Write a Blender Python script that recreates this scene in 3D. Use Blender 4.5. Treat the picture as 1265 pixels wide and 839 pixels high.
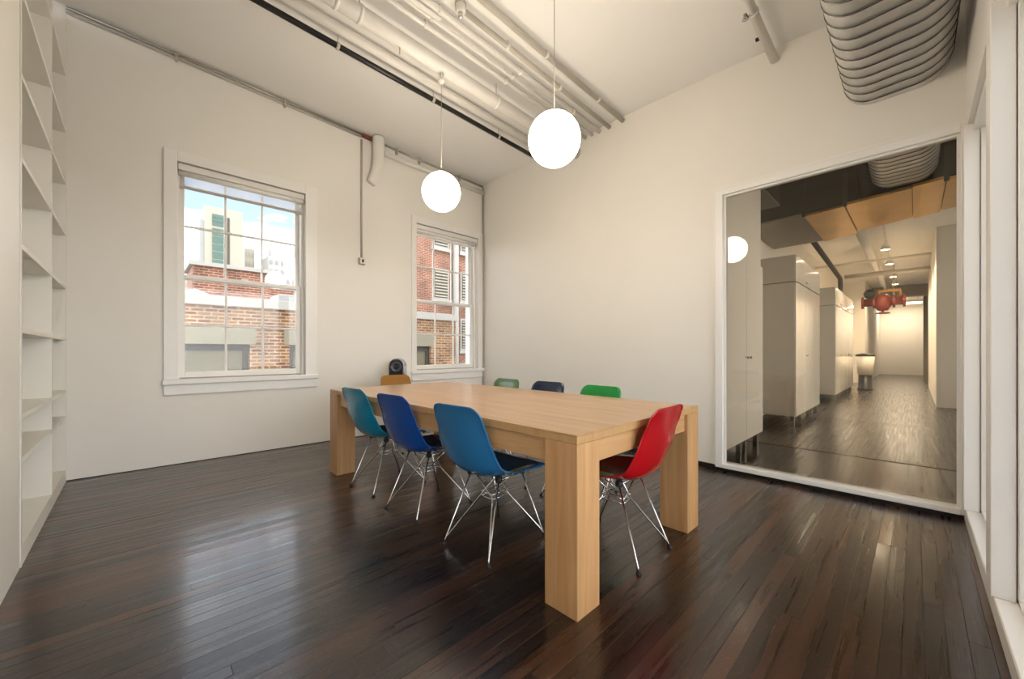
import bpy, bmesh, math, random
from mathutils import Vector, Matrix
random.seed(7)
for o in list(bpy.data.objects): bpy.data.objects.remove(o)
scene = bpy.context.scene
COL = scene.collection
PI = math.pi

# ------------------------------------------------------------------ camera
EYE = 1.08
YAW = math.atan(497.5 / 482.0)
cam_d = bpy.data.cameras.new('camera'); cam = bpy.data.objects.new('camera', cam_d); COL.objects.link(cam)
cam.location = (0, 0, EYE); cam.rotation_euler = (PI / 2, 0, YAW - PI / 2)
cam_d.sensor_width = 36; cam_d.lens = 482.0 / 1265.0 * 36; cam_d.shift_y = 15.0 / 1265.0
cam_d.clip_start = 0.02; cam_d.clip_end = 1000
scene.camera = cam

# ------------------------------------------------------------------ light
SKY_STRENGTH = 3.4
GLOBE_LIGHT = 9.5
GLOBE_GLOW = 1.0
TRACK_LIGHT = 75.0
scene.view_settings.view_transform = 'Standard'
scene.view_settings.look = 'None'
scene.view_settings.gamma = 1.0
scene.view_settings.use_curve_mapping = False
scene.view_settings.exposure = 1.02

world = bpy.data.worlds.new('sky'); scene.world = world; world.use_nodes = True
nt = world.node_tree; nt.nodes.clear()
def wn(t): return nt.nodes.new(t)
w_out = wn('ShaderNodeOutputWorld'); w_bg = wn('ShaderNodeBackground'); w_bg.inputs['Strength'].default_value = SKY_STRENGTH
w_tc = wn('ShaderNodeTexCoord'); w_sep = wn('ShaderNodeSeparateXYZ'); w_ramp = wn('ShaderNodeValToRGB')
nt.links.new(w_tc.outputs['Generated'], w_sep.inputs[0]); nt.links.new(w_sep.outputs['Z'], w_ramp.inputs[0])
e = w_ramp.color_ramp.elements
e[0].position = 0.0; e[0].color = (0.80, 0.80, 0.80, 1)
e[1].position = 1.0; e[1].color = (0.115, 0.150, 0.20, 1)
for p, c in ((0.14, (0.72, 0.73, 0.74, 1)), (0.27, (0.115, 0.152, 0.205, 1))):
    k = e.new(p); k.color = c
w_noise = wn('ShaderNodeTexNoise'); w_noise.inputs['Scale'].default_value = 3.2; w_noise.inputs['Detail'].default_value = 5
w_map = wn('ShaderNodeMapping'); w_map.inputs['Scale'].default_value = (1, 1, 2.6)
nt.links.new(w_tc.outputs['Generated'], w_map.inputs[0]); nt.links.new(w_map.outputs[0], w_noise.inputs['Vector'])
w_cr = wn('ShaderNodeValToRGB'); w_cr.color_ramp.elements[0].position = 0.45; w_cr.color_ramp.elements[1].position = 0.60
nt.links.new(w_noise.outputs[0], w_cr.inputs[0])
w_mix = wn('ShaderNodeMix'); w_mix.data_type = 'RGBA'
nt.links.new(w_cr.outputs[0], w_mix.inputs['Factor']); nt.links.new(w_ramp.outputs[0], w_mix.inputs[6]); w_mix.inputs[7].default_value = (0.95, 0.95, 0.95, 1)
nt.links.new(w_mix.outputs[2], w_bg.inputs['Color']); nt.links.new(w_bg.outputs[0], w_out.inputs[0])

# ------------------------------------------------------------------ materials
MATS = {}
def nodes_of(m):
    m.use_nodes = True
    return m.node_tree, m.node_tree.nodes['Principled BSDF']
def pmat(name, col, rough=0.5, metal=0.0, var=0.0, scale=6.0, bump=0.0, bscale=60.0, coat=0.0, spec=0.5, emit=None, estr=0.0, stretch=(1, 1, 1)):
    m = bpy.data.materials.new(name); t, b = nodes_of(m); N = t.nodes; L = t.links
    b.inputs['Base Color'].default_value = (*col, 1); b.inputs['Roughness'].default_value = rough
    b.inputs['Metallic'].default_value = metal; b.inputs['Coat Weight'].default_value = coat
    b.inputs['Coat Roughness'].default_value = 0.1; b.inputs['Specular IOR Level'].default_value = spec
    tc = N.new('ShaderNodeTexCoord'); mp = N.new('ShaderNodeMapping'); mp.inputs['Scale'].default_value = stretch
    L.new(tc.outputs['Object'], mp.inputs[0])
    n = N.new('ShaderNodeTexNoise'); n.inputs['Scale'].default_value = scale; n.inputs['Detail'].default_value = 4
    L.new(mp.outputs[0], n.inputs['Vector'])
    mr = N.new('ShaderNodeMapRange'); mr.inputs['To Min'].default_value = 1 - var; mr.inputs['To Max'].default_value = 1 + var
    L.new(n.outputs[0], mr.inputs[0])
    mx = N.new('ShaderNodeMix'); mx.data_type = 'RGBA'; mx.blend_type = 'MULTIPLY'; mx.inputs['Factor'].default_value = 1
    mx.inputs[6].default_value = (*col, 1); L.new(mr.outputs[0], mx.inputs[7]); L.new(mx.outputs[2], b.inputs['Base Color'])
    if bump:
        n2 = N.new('ShaderNodeTexNoise'); n2.inputs['Scale'].default_value = bscale; n2.inputs['Detail'].default_value = 3
        L.new(mp.outputs[0], n2.inputs['Vector'])
        bp = N.new('ShaderNodeBump'); bp.inputs['Strength'].default_value = bump; bp.inputs['Distance'].default_value = 0.01
        L.new(n2.outputs[0], bp.inputs['Height']); L.new(bp.outputs[0], b.inputs['Normal'])
    if emit:
        b.inputs['Emission Color'].default_value = (*emit, 1); b.inputs['Emission Strength'].default_value = estr
    MATS[name] = m; return m

def wood_mat(name, c1, c2, rough, axis, ring=26.0, coat=0.0):
    m = bpy.data.materials.new(name); t, b = nodes_of(m); N = t.nodes; L = t.links
    tc = N.new('ShaderNodeTexCoord'); mp = N.new('ShaderNodeMapping')
    sc = [ring, ring, ring]; sc[axis] = ring / 16; mp.inputs['Scale'].default_value = sc
    L.new(tc.outputs['Object'], mp.inputs[0])
    n = N.new('ShaderNodeTexNoise'); n.inputs['Scale'].default_value = 1.0; n.inputs['Detail'].default_value = 6; n.inputs['Distortion'].default_value = 0.6
    L.new(mp.outputs[0], n.inputs['Vector'])
    n3 = N.new('ShaderNodeTexNoise'); n3.inputs['Scale'].default_value = 2.2; L.new(tc.outputs['Object'], n3.inputs['Vector'])
    r = N.new('ShaderNodeValToRGB'); r.color_ramp.elements[0].position = 0.3; r.color_ramp.elements[1].position = 0.72
    r.color_ramp.elements[0].color = (*c1, 1); r.color_ramp.elements[1].color = (*c2, 1)
    L.new(n.outputs[0], r.inputs[0])
    mr = N.new('ShaderNodeMapRange'); mr.inputs['To Min'].default_value = 0.86; mr.inputs['To Max'].default_value = 1.12; L.new(n3.outputs[0], mr.inputs[0])
    mx = N.new('ShaderNodeMix'); mx.data_type = 'RGBA'; mx.blend_type = 'MULTIPLY'; mx.inputs['Factor'].default_value = 1
    L.new(r.outputs[0], mx.inputs[6]); L.new(mr.outputs[0], mx.inputs[7]); L.new(mx.outputs[2], b.inputs['Base Color'])
    b.inputs['Roughness'].default_value = rough; b.inputs['Coat Weight'].default_value = coat; b.inputs['Coat Roughness'].default_value = 0.25
    bp = N.new('ShaderNodeBump'); bp.inputs['Strength'].default_value = 0.06; bp.inputs['Distance'].default_value = 0.004
    L.new(n.outputs[0], bp.inputs['Height']); L.new(bp.outputs[0], b.inputs['Normal'])
    MATS[name] = m; return m

def floor_mat(name, dark, mid, warm, rmin, rmax, coat=0.5, boards=False):
    """worn dark-stained strip floor; world coordinates so grain runs along X"""
    m = bpy.data.materials.new(name); t, b = nodes_of(m); N = t.nodes; L = t.links
    ge = N.new('ShaderNodeNewGeometry'); oi = N.new('ShaderNodeObjectInfo')
    mp = N.new('ShaderNodeMapping'); mp.inputs['Scale'].default_value = (1.3, 36, 36)
    off = N.new('ShaderNodeVectorMath'); off.operation = 'ADD'
    cmb = N.new('ShaderNodeCombineXYZ')
    mul = N.new('ShaderNodeMath'); mul.operation = 'MULTIPLY'; mul.inputs[1].default_value = 37.0
    L.new(oi.outputs['Random'], mul.inputs[0]); L.new(mul.outputs[0], cmb.inputs[0])
    L.new(ge.outputs['Position'], off.inputs[0]); L.new(cmb.outputs[0], off.inputs[1])
    L.new(off.outputs[0], mp.inputs[0])
    grain = N.new('ShaderNodeTexNoise'); grain.inputs['Scale'].default_value = 1.0; grain.inputs['Detail'].default_value = 5; grain.inputs['Roughness'].default_value = 0.5
    L.new(mp.outputs[0], grain.inputs['Vector'])
    wear = N.new('ShaderNodeTexNoise'); wear.inputs['Scale'].default_value = 1.1; wear.inputs['Detail'].default_value = 5
    L.new(ge.outputs['Position'], wear.inputs['Vector'])
    a1 = N.new('ShaderNodeMath'); a1.operation = 'MULTIPLY_ADD'; a1.inputs[1].default_value = 0.52
    L.new(oi.outputs['Random'], a1.inputs[0])
    a0 = N.new('ShaderNodeMath'); a0.operation = 'MULTIPLY'; a0.inputs[1].default_value = 0.42; L.new(grain.outputs[0], a0.inputs[0]); L.new(a0.outputs[0], a1.inputs[2])
    r = N.new('ShaderNodeValToRGB'); e = r.color_ramp.elements
    e[0].position = 0.2; e[0].color = (*dark, 1); e[1].position = 0.86; e[1].color = (*warm, 1); k = e.new(0.52); k.color = (*mid, 1)
    L.new(a1.outputs[0], r.inputs[0])
    mr = N.new('ShaderNodeMapRange'); mr.inputs['From Min'].default_value = 0.3; mr.inputs['From Max'].default_value = 0.7
    mr.inputs['To Min'].default_value = 0.6; mr.inputs['To Max'].default_value = 1.4; L.new(wear.outputs[0], mr.inputs[0])
    mx = N.new('ShaderNodeMix'); mx.data_type = 'RGBA'; mx.blend_type = 'MULTIPLY'; mx.inputs['Factor'].default_value = 1
    L.new(r.outputs[0], mx.inputs[6]); L.new(mr.outputs[0], mx.inputs[7])
    # scratches: thin light lines in random directions
    sc = N.new('ShaderNodeTexNoise'); sc.inputs['Scale'].default_value = 6; sc.inputs['Detail'].default_value = 9; sc.inputs['Distortion'].default_value = 3.0
    L.new(ge.outputs['Position'], sc.inputs['Vector'])
    sr = N.new('ShaderNodeValToRGB'); sr.color_ramp.elements[0].position = 0.492; sr.color_ramp.elements[0].color = (0, 0, 0, 1); sr.color_ramp.elements[1].position = 0.508; sr.color_ramp.elements[1].color = (0, 0, 0, 1)
    kk = sr.color_ramp.elements.new(0.5); kk.color = (0.14, 0.14, 0.14, 1)
    L.new(sc.outputs[0], sr.inputs[0])
    m2 = N.new('ShaderNodeMix'); m2.data_type = 'RGBA'; L.new(sr.outputs[0], m2.inputs['Factor']); L.new(mx.outputs[2], m2.inputs[6]); m2.inputs[7].default_value = (0.32, 0.25, 0.18, 1)
    last = m2.outputs[2]
    bh = grain.outputs[0]
    if boards:
        mp2 = N.new('ShaderNodeMapping'); L.new(ge.outputs['Position'], mp2.inputs[0])
        bk = N.new('ShaderNodeTexBrick'); bk.inputs['Scale'].default_value = 1.0; bk.inputs['Brick Width'].default_value = 1.7; bk.inputs['Row Height'].default_value = 0.085
        bk.inputs['Mortar Size'].default_value = 0.004; bk.inputs['Color1'].default_value = (0.75, 0.75, 0.75, 1); bk.inputs['Color2'].default_value = (1.3, 1.3, 1.3, 1); bk.inputs['Mortar'].default_value = (0.25, 0.25, 0.25, 1)
        L.new(mp2.outputs[0], bk.inputs['Vector'])
        m3 = N.new('ShaderNodeMix'); m3.data_type = 'RGBA'; m3.blend_type = 'MULTIPLY'; m3.inputs['Factor'].default_value = 1
        L.new(last, m3.inputs[6]); L.new(bk.outputs['Color'], m3.inputs[7]); last = m3.outputs[2]
    L.new(last, b.inputs['Base Color'])
    rr = N.new('ShaderNodeMapRange'); rr.inputs['From Min'].default_value = 0.3; rr.inputs['From Max'].default_value = 0.7
    rr.inputs['To Min'].default_value = rmin; rr.inputs['To Max'].default_value = rmax; L.new(grain.outputs[0], rr.inputs[0]); L.new(rr.outputs[0], b.inputs['Roughness'])
    b.inputs['Specular IOR Level'].default_value = 0.5; b.inputs['Coat Weight'].default_value = coat; b.inputs['Coat IOR'].default_value = 1.5; b.inputs['Coat Roughness'].default_value = 0.15
    bp = N.new('ShaderNodeBump'); bp.inputs['Strength'].default_value = 0.10; bp.inputs['Distance'].default_value = 0.002
    L.new(bh, bp.inputs['Height']); L.new(bp.outputs[0], b.inputs['Normal'])
    MATS[name] = m; return m

def brick_mat(name, c1, c2, mortar, row=0.082, width=0.25):
    m = bpy.data.materials.new(name); t, b = nodes_of(m); N = t.nodes; L = t.links
    ge = N.new('ShaderNodeNewGeometry'); sep = N.new('ShaderNodeSeparateXYZ'); cmb = N.new('ShaderNodeCombineXYZ'); ad = N.new('ShaderNodeMath')
    L.new(ge.outputs['Position'], sep.inputs[0]); L.new(sep.outputs['X'], ad.inputs[0]); L.new(sep.outputs['Y'], ad.inputs[1])
    L.new(ad.outputs[0], cmb.inputs[0]); L.new(sep.outputs['Z'], cmb.inputs[1])
    bk = N.new('ShaderNodeTexBrick'); bk.inputs['Scale'].default_value = 1.0; bk.inputs['Row Height'].default_value = row; bk.inputs['Brick Width'].default_value = width
    bk.inputs['Mortar Size'].default_value = 0.014; bk.inputs['Color1'].default_value = (*c1, 1); bk.inputs['Color2'].default_value = (*c2, 1); bk.inputs['Mortar'].default_value = (*mortar, 1)
    bk.inputs['Bias'].default_value = -0.1
    L.new(cmb.outputs[0], bk.inputs['Vector'])
    n = N.new('ShaderNodeTexNoise'); n.inputs['Scale'].default_value = 1.7; n.inputs['Detail'].default_value = 6; L.new(ge.outputs['Position'], n.inputs['Vector'])
    mr = N.new('ShaderNodeMapRange'); mr.inputs['From Min'].default_value = 0.3; mr.inputs['From Max'].default_value = 0.7; mr.inputs['To Min'].default_value = 0.7; mr.inputs['To Max'].default_value = 1.35; L.new(n.outputs[0], mr.inputs[0])
    mx = N.new('ShaderNodeMix'); mx.data_type = 'RGBA'; mx.blend_type = 'MULTIPLY'; mx.inputs['Factor'].default_value = 1
    L.new(bk.outputs['Color'], mx.inputs[6]); L.new(mr.outputs[0], mx.inputs[7]); L.new(mx.outputs[2], b.inputs['Base Color'])
    b.inputs['Roughness'].default_value = 0.85
    bp = N.new('ShaderNodeBump'); bp.inputs['Strength'].default_value = 0.5; bp.inputs['Distance'].default_value = 0.02; bp.invert = True
    L.new(bk.outputs['Fac'], bp.inputs['Height']); L.new(bp.outputs[0], b.inputs['Normal'])
    MATS[name] = m; return m

def glass_mat(name, tint=(1, 1, 1), gloss=(1, 1, 1), ior=1.45):
    m = bpy.data.materials.new(name); m.use_nodes = True; t = m.node_tree; t.nodes.clear(); N = t.nodes; L = t.links
    o = N.new('ShaderNodeOutputMaterial'); mx = N.new('ShaderNodeMixShader'); fr = N.new('ShaderNodeFresnel'); fr.inputs['IOR'].default_value = ior
    tr = N.new('ShaderNodeBsdfTransparent'); tr.inputs['Color'].default_value = (*tint, 1)
    gl = N.new('ShaderNodeBsdfGlossy'); gl.inputs['Roughness'].default_value = 0.0; gl.inputs['Color'].default_value = (*gloss, 1)
    L.new(fr.outputs[0], mx.inputs[0]); L.new(tr.outputs[0], mx.inputs[1]); L.new(gl.outputs[0], mx.inputs[2]); L.new(mx.outputs[0], o.inputs[0])
    MATS[name] = m; return m

def sheer_mat(name, col, see):
    m = bpy.data.materials.new(name); m.use_nodes = True; t = m.node_tree; t.nodes.clear(); N = t.nodes; L = t.links
    o = N.new('ShaderNodeOutputMaterial'); mx = N.new('ShaderNodeMixShader'); mx.inputs[0].default_value = see
    tr = N.new('ShaderNodeBsdfTransparent'); di = N.new('ShaderNodeBsdfTranslucent'); di.inputs['Color'].default_value = (*col, 1)
    L.new(di.outputs[0], mx.inputs[1]); L.new(tr.outputs[0], mx.inputs[2]); L.new(mx.outputs[0], o.inputs[0])
    MATS[name] = m; return m

def globe_mat(name, col, strength):
    m = bpy.data.materials.new(name); t, b = nodes_of(m); N = t.nodes; L = t.links
    b.inputs['Base Color'].default_value = (0.85, 0.82, 0.74, 1); b.inputs['Roughness'].default_value = 0.25
    tc = N.new('ShaderNodeTexCoord'); n = N.new('ShaderNodeTexNoise'); n.inputs['Scale'].default_value = 2.0; L.new(tc.outputs['Object'], n.inputs['Vector'])
    r = N.new('ShaderNodeValToRGB'); r.color_ramp.elements[0].position = 0.35; r.color_ramp.elements[1].position = 0.65
    r.color_ramp.elements[0].color = (col[0] * 0.97, col[1] * 0.95, col[2] * 0.9, 1); r.color_ramp.elements[1].color = (*col, 1)
    L.new(n.outputs[0], r.inputs[0]); L.new(r.outputs[0], b.inputs['Emission Color']); b.inputs['Emission Strength'].default_value = strength
    MATS[name] = m; return m

WHITE = (0.83, 0.795, 0.735)
pmat('plaster', WHITE, 0.75, var=0.03, scale=1.4, bump=0.05, bscale=22)
pmat('ceiling_paint', (0.84, 0.82, 0.785), 0.8, var=0.03, scale=1.1, bump=0.05, bscale=16)
pmat('trim_paint', (0.85, 0.825, 0.785), 0.38, var=0.02, scale=3, bump=0.02, bscale=30)
pmat('shelf_paint', (0.82, 0.795, 0.73), 0.45, var=0.03, scale=3)
pmat('dark_base', (0.015, 0.014, 0.014), 0.4, var=0.2)
pmat('subfloor', (0.008, 0.006, 0.005), 0.8, var=0.2)
floor_mat('plank_wood', (0.009, 0.0045, 0.003), (0.028, 0.0125, 0.0065), (0.095, 0.034, 0.014), 0.22, 0.42)
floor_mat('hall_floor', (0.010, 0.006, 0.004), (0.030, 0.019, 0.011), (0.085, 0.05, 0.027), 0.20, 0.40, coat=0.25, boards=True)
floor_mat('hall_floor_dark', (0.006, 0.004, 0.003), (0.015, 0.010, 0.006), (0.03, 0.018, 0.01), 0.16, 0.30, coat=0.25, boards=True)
wood_mat('oak_x', (0.45, 0.235, 0.094), (0.58, 0.338, 0.152), 0.42, 0)
wood_mat('oak_y', (0.43, 0.228, 0.090), (0.57, 0.335, 0.150), 0.30, 1, coat=0.4)
wood_mat('oak_z', (0.47, 0.243, 0.096), (0.60, 0.345, 0.155), 0.45, 2)
pmat('oak_edge', (0.46, 0.27, 0.11), 0.5, var=0.25, scale=30, stretch=(1, 1, 0.1))
pmat('white_metal', (0.78, 0.745, 0.69), 0.45, var=0.06, scale=8)
pmat('taupe_pipe', (0.50, 0.455, 0.39), 0.4, var=0.1, scale=9)
pmat('steel_conduit', (0.45, 0.42, 0.37), 0.35, metal=0.7, var=0.1)
pmat('black_pipe', (0.012, 0.010, 0.009), 0.35, var=0.2)
pmat('red_iron', (0.21, 0.028, 0.012), 0.5, var=0.25, scale=14)
pmat('rust_red', (0.22, 0.055, 0.03), 0.6, var=0.3, scale=14)
pmat('chrome', (0.72, 0.71, 0.69), 0.16, metal=1.0, var=0.06)
pmat('rubber', (0.012, 0.012, 0.012), 0.6, var=0.2)
pmat('galvanized', (0.80, 0.79, 0.77), 0.38, metal=1.0, var=0.16, scale=9, bump=0.04, bscale=30)
pmat('seam_steel', (0.20, 0.19, 0.18), 0.4, metal=1.0, var=0.1)
pmat('brass_warm_lit', (0.74, 0.44, 0.14), 0.30, metal=0.85, var=0.25, scale=2.2, bump=0.08, bscale=3)  # galvanized duct's warm light put into its gold colour; bypass pipe is brass
pmat('shaded_sheet', (0.045, 0.038, 0.028), 0.38, metal=0.3, var=0.25, scale=2)  # shade near the corridor ceiling put into the duct sides' colour
pmat('taupe_sheet', (0.30, 0.255, 0.205), 0.55, var=0.15, scale=2)
pmat('gloss_white', (0.78, 0.755, 0.71), 0.10, var=0.02, coat=0.3)
pmat('satin_white', (0.80, 0.77, 0.72), 0.55, var=0.03)
pmat('cabinet_side_shade', (0.60, 0.57, 0.52), 0.30, var=0.04)  # shade on the white cabinets' sides put into this greyer colour
pmat('seat_black', (0.010, 0.010, 0.012), 0.55, var=0.1)
for n_, c_ in dict(teal=(0.0, 0.22, 0.37), cobalt=(0.003, 0.062, 0.31), steelblue=(0.018, 0.155, 0.36), red=(0.40, 0.002, 0.007),
                   green=(0.0, 0.24, 0.035), navy=(0.006, 0.016, 0.045), olive=(0.055, 0.13, 0.018), mustard=(0.30, 0.13, 0.010)).items():
    pmat('shell_' + n_, c_, 0.26, var=0.05, scale=5, bump=0.01, bscale=120, coat=0.45)
pmat('cord', (0.34, 0.31, 0.26), 0.5, var=0.05)
globe_mat('opal_globe', (1.0, 0.86, 0.60), GLOBE_GLOW)
pmat('lamp_face', (0.9, 0.9, 0.85), 0.3, emit=(1, 0.93, 0.8), estr=6.0)
glass_mat('clear_glass', (0.98, 0.985, 0.985), ior=1.33)
glass_mat('hall_glass', (0.93, 0.865, 0.765), ior=1.45)
sheer_mat('shade_screen', (0.75, 0.72, 0.66), 0.62)
pmat('blind_white', (0.80, 0.78, 0.74), 0.5, var=0.03)
pmat('speaker_black', (0.012, 0.013, 0.016), 0.25, var=0.1)
pmat('speaker_silver', (0.55, 0.56, 0.58), 0.25, metal=0.9, var=0.05)
pmat('speaker_cone', (0.06, 0.07, 0.09), 0.35, var=0.1)
brick_mat('tan_brick', (0.30, 0.145, 0.058), (0.15, 0.040, 0.018), (0.40, 0.31, 0.20))
brick_mat('red_brick', (0.25, 0.085, 0.046), (0.15, 0.042, 0.024), (0.36, 0.25, 0.18))
pmat('stone', (0.25, 0.22, 0.155), 0.8, var=0.12, scale=3)
pmat('stone_white', (0.40, 0.38, 0.34), 0.8, var=0.06, scale=2)
pmat('far_tower', (0.37, 0.34, 0.265), 0.8, var=0.04, scale=0.05)
pmat('far_grey', (0.38, 0.38, 0.37), 0.8, var=0.05, scale=0.05)
pmat('far_glass', (0.05, 0.11, 0.085), 0.3, var=0.3, scale=0.2)
pmat('dark_frame', (0.045, 0.04, 0.03), 0.5, var=0.15)
pmat('old_glass', (0.17, 0.15, 0.095), 0.12, var=0.3, scale=1.5)
pmat('roof_tar', (0.30, 0.28, 0.26), 0.9, var=0.15, scale=1)
pmat('pavement', (0.38, 0.37, 0.35), 0.9, var=0.1, scale=0.3)
pmat('louver', (0.36, 0.32, 0.24), 0.6, var=0.2)
pmat('bin_white', (0.72, 0.69, 0.63), 0.4, var=0.05)

# ------------------------------------------------------------------ helpers
def BM(): return bmesh.new()
def wl(o):
    v = Vector((0, 0, 0))
    while o is not None:
        v += o.location; o = o.parent
    return v
def obj(name, bm, mat, parent=None, smooth=False, local=False, mods=None):
    """link a bmesh as one mesh object; vertices are in world space unless local"""
    if parent is not None and not local: bmesh.ops.translate(bm, verts=bm.verts, vec=-wl(parent))
    bmesh.ops.recalc_face_normals(bm, faces=bm.faces)
    me = bpy.data.meshes.new(name); bm.to_mesh(me); bm.free()
    if smooth:
        for p in me.polygons: p.use_smooth = True
    o = bpy.data.objects.new(name, me); COL.objects.link(o)
    me.materials.append(MATS[mat])
    if parent is not None: o.parent = parent
    return o
def recenter(o):
    """move the origin of a top-level mesh to the centre of its base"""
    vs = [v.co for v in o.data.vertices]
    c = Vector(((min(v.x for v in vs) + max(v.x for v in vs)) / 2, (min(v.y for v in vs) + max(v.y for v in vs)) / 2, min(v.z for v in vs)))
    o.data.transform(Matrix.Translation(-c)); o.location = c
    return o
def tag(o, label=None, cat=None, group=None, kind=None):
    if label: o['label'] = label
    if cat: o['category'] = cat
    if group: o['group'] = group
    if kind: o['kind'] = kind
    return o
def empty(name, loc, label=None, cat=None, group=None, kind=None, rz=0):
    o = bpy.data.objects.new(name, None); COL.objects.link(o); o.location = loc; o.rotation_euler = (0, 0, rz)
    o.empty_display_size = 0.1
    return tag(o, label, cat, group, kind)
def box(bm, x0, x1, y0, y1, z0, z1, bev=0.0):
    r = bmesh.ops.create_cube(bm, size=1.0)
    bmesh.ops.scale(bm, vec=(x1 - x0, y1 - y0, z1 - z0), verts=r['verts'])
    bmesh.ops.translate(bm, vec=((x0 + x1) / 2, (y0 + y1) / 2, (z0 + z1) / 2), verts=r['verts'])
    if bev:
        es = list({e for v in r['verts'] for e in v.link_edges})
        bmesh.ops.bevel(bm, geom=es, offset=bev, segments=1, affect='EDGES', profile=0.5)
    return bm
def tube(bm, pts, r, seg=8, cap=True):
    pts = [Vector(p) for p in pts]; rings = []
    prev = None
    for i, p in enumerate(pts):
        d = (pts[min(i + 1, len(pts) - 1)] - pts[max(i - 1, 0)]).normalized()
        if prev is None:
            u = d.cross(Vector((0, 0, 1)));
            if u.length < 1e-4: u = d.cross(Vector((1, 0, 0)))
        else:
            u = prev - d * prev.dot(d)
        u.normalize(); prev = u; w = d.cross(u)
        rr = r[i] if isinstance(r, (list, tuple)) else r
        rings.append([bm.verts.new(p + (u * math.cos(2 * PI * k / seg) + w * math.sin(2 * PI * k / seg)) * rr) for k in range(seg)])
    for a, b in zip(rings, rings[1:]):
        for k in range(seg): bm.faces.new((a[k], a[(k + 1) % seg], b[(k + 1) % seg], b[k]))
    if cap:
        bm.faces.new(rings[0][::-1]); bm.faces.new(rings[-1])
    return bm
def lathe(bm, prof, c, seg=32, axis=(0, 0, 1)):
    q = Vector((0, 0, 1)).rotation_difference(Vector(axis)); c = Vector(c); rings = []
    for r, z in prof:
        if r < 1e-6: rings.append([bm.verts.new(c + q @ Vector((0, 0, z)))])
        else: rings.append([bm.verts.new(c + q @ Vector((r * math.cos(2 * PI * k / seg), r * math.sin(2 * PI * k / seg), z))) for k in range(seg)])
    for a, b in zip(rings, rings[1:]):
        for k in range(seg):
            k2 = (k + 1) % seg
            if len(a) == 1 and len(b) == 1: continue
            if len(a) == 1: bm.faces.new((a[0], b[k], b[k2]))
            elif len(b) == 1: bm.faces.new((a[k], a[k2], b[0]))
            else: bm.faces.new((a[k], a[k2], b[k2], b[k]))
    return bm
def prism(bm, poly, z0, z1):
    """poly: xy list; z0/z1 number or function of (x, y)"""
    f0 = z0 if callable(z0) else (lambda x, y: z0); f1 = z1 if callable(z1) else (lambda x, y: z1)
    a = [bm.verts.new((x, y, f0(x, y))) for x, y in poly]; b = [bm.verts.new((x, y, f1(x, y))) for x, y in poly]
    bm.faces.new(a[::-1]); bm.faces.new(b); n = len(poly)
    for k in range(n): bm.faces.new((a[k], a[(k + 1) % n], b[(k + 1) % n], b[k]))
    return bm
def catmull(pts, n):
    P = [Vector(p) for p in pts]; P = [2 * P[0] - P[1]] + P + [2 * P[-1] - P[-2]]; out = []
    for i in range(1, len(P) - 2):
        for j in range(n):
            t = j / n; a, b, c, d = P[i - 1], P[i], P[i + 1], P[i + 2]
            out.append(0.5 * ((2 * b) + (c - a) * t + (2 * a - 5 * b + 4 * c - d) * t * t + (3 * b - a - 3 * c + d) * t ** 3))
    out.append(P[-2]); return out

# ------------------------------------------------------------------ room dimensions
XC, YA, XB, YD = -0.405, 4.917, 3.841, -0.225
XBC = 4.108                                    # wall_right meets wall_back
def ceil_z(x, y): return 3.711 - 0.035 * x + 0.048 * y
WALL_B = [(XB, -0.46), (XB, 1.27), (3.868, 1.9), (3.925, 2.8), (4.012, 3.9), (XBC, YA), (XBC + 0.03, YA + 0.35)]

# floor: slab + every plank
fl = obj('floor', box(BM(), -0.8, 4.0, -0.5, 5.0, -0.2, -0.016), 'subfloor'); tag(fl, kind='structure')
PW = 0.0575
y = YD - 0.03; row = 0
while y < YA:
    x = -0.42 - random.random() * 1.6
    xe = (XB if y < 1.3 else XB + (XBC - XB) * (y - 1.3) / (YA - 1.3)) + 0.0
    y1 = min(y + PW, YA)
    while x < xe - 0.02:
        ln = random.uniform(1.25, 2.5)
        a, b = max(x, XC - 0.02), min(x + ln, xe)
        if xe - b < 0.25: b = xe; ln = b - x
        if b - a > 0.05:
            dz = random.uniform(-0.0007, 0.0); tl = random.uniform(-0.0005, 0.0005); g = 0.00035
            bm = BM(); ch = 0.0007
            lo = [bm.verts.new((px, py, -0.016)) for px, py in ((a + g, y + g), (b - g, y + g), (b - g, y1 - g), (a + g, y1 - g))]
            md = [bm.verts.new((px, py, dz - ch + (tl if py > y + 0.01 else -tl))) for px, py in ((a + g, y + g), (b - g, y + g), (b - g, y1 - g), (a + g, y1 - g))]
            hi = [bm.verts.new((px, py, dz + (tl if py > y + 0.01 else -tl))) for px, py in ((a + g + ch, y + g + ch), (b - g - ch, y + g + ch), (b - g - ch, y1 - g - ch), (a + g + ch, y1 - g - ch))]
            for q0, q1 in ((lo, md), (md, hi)):
                for k in range(4): bm.faces.new((q0[k], q0[(k + 1) % 4], q1[(k + 1) % 4], q1[k]))
            bm.faces.new(hi)
            obj('plank', bm, 'plank_wood', fl)
        x += ln
    y += PW; row += 1

# ceiling
tag(obj('ceiling', prism(BM(), [(-1.0, -0.7), (4.6, -0.7), (4.6, 5.3), (-1.0, 5.3)], ceil_z, lambda x, y: 4.4), 'ceiling_paint'), kind='structure')

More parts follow.
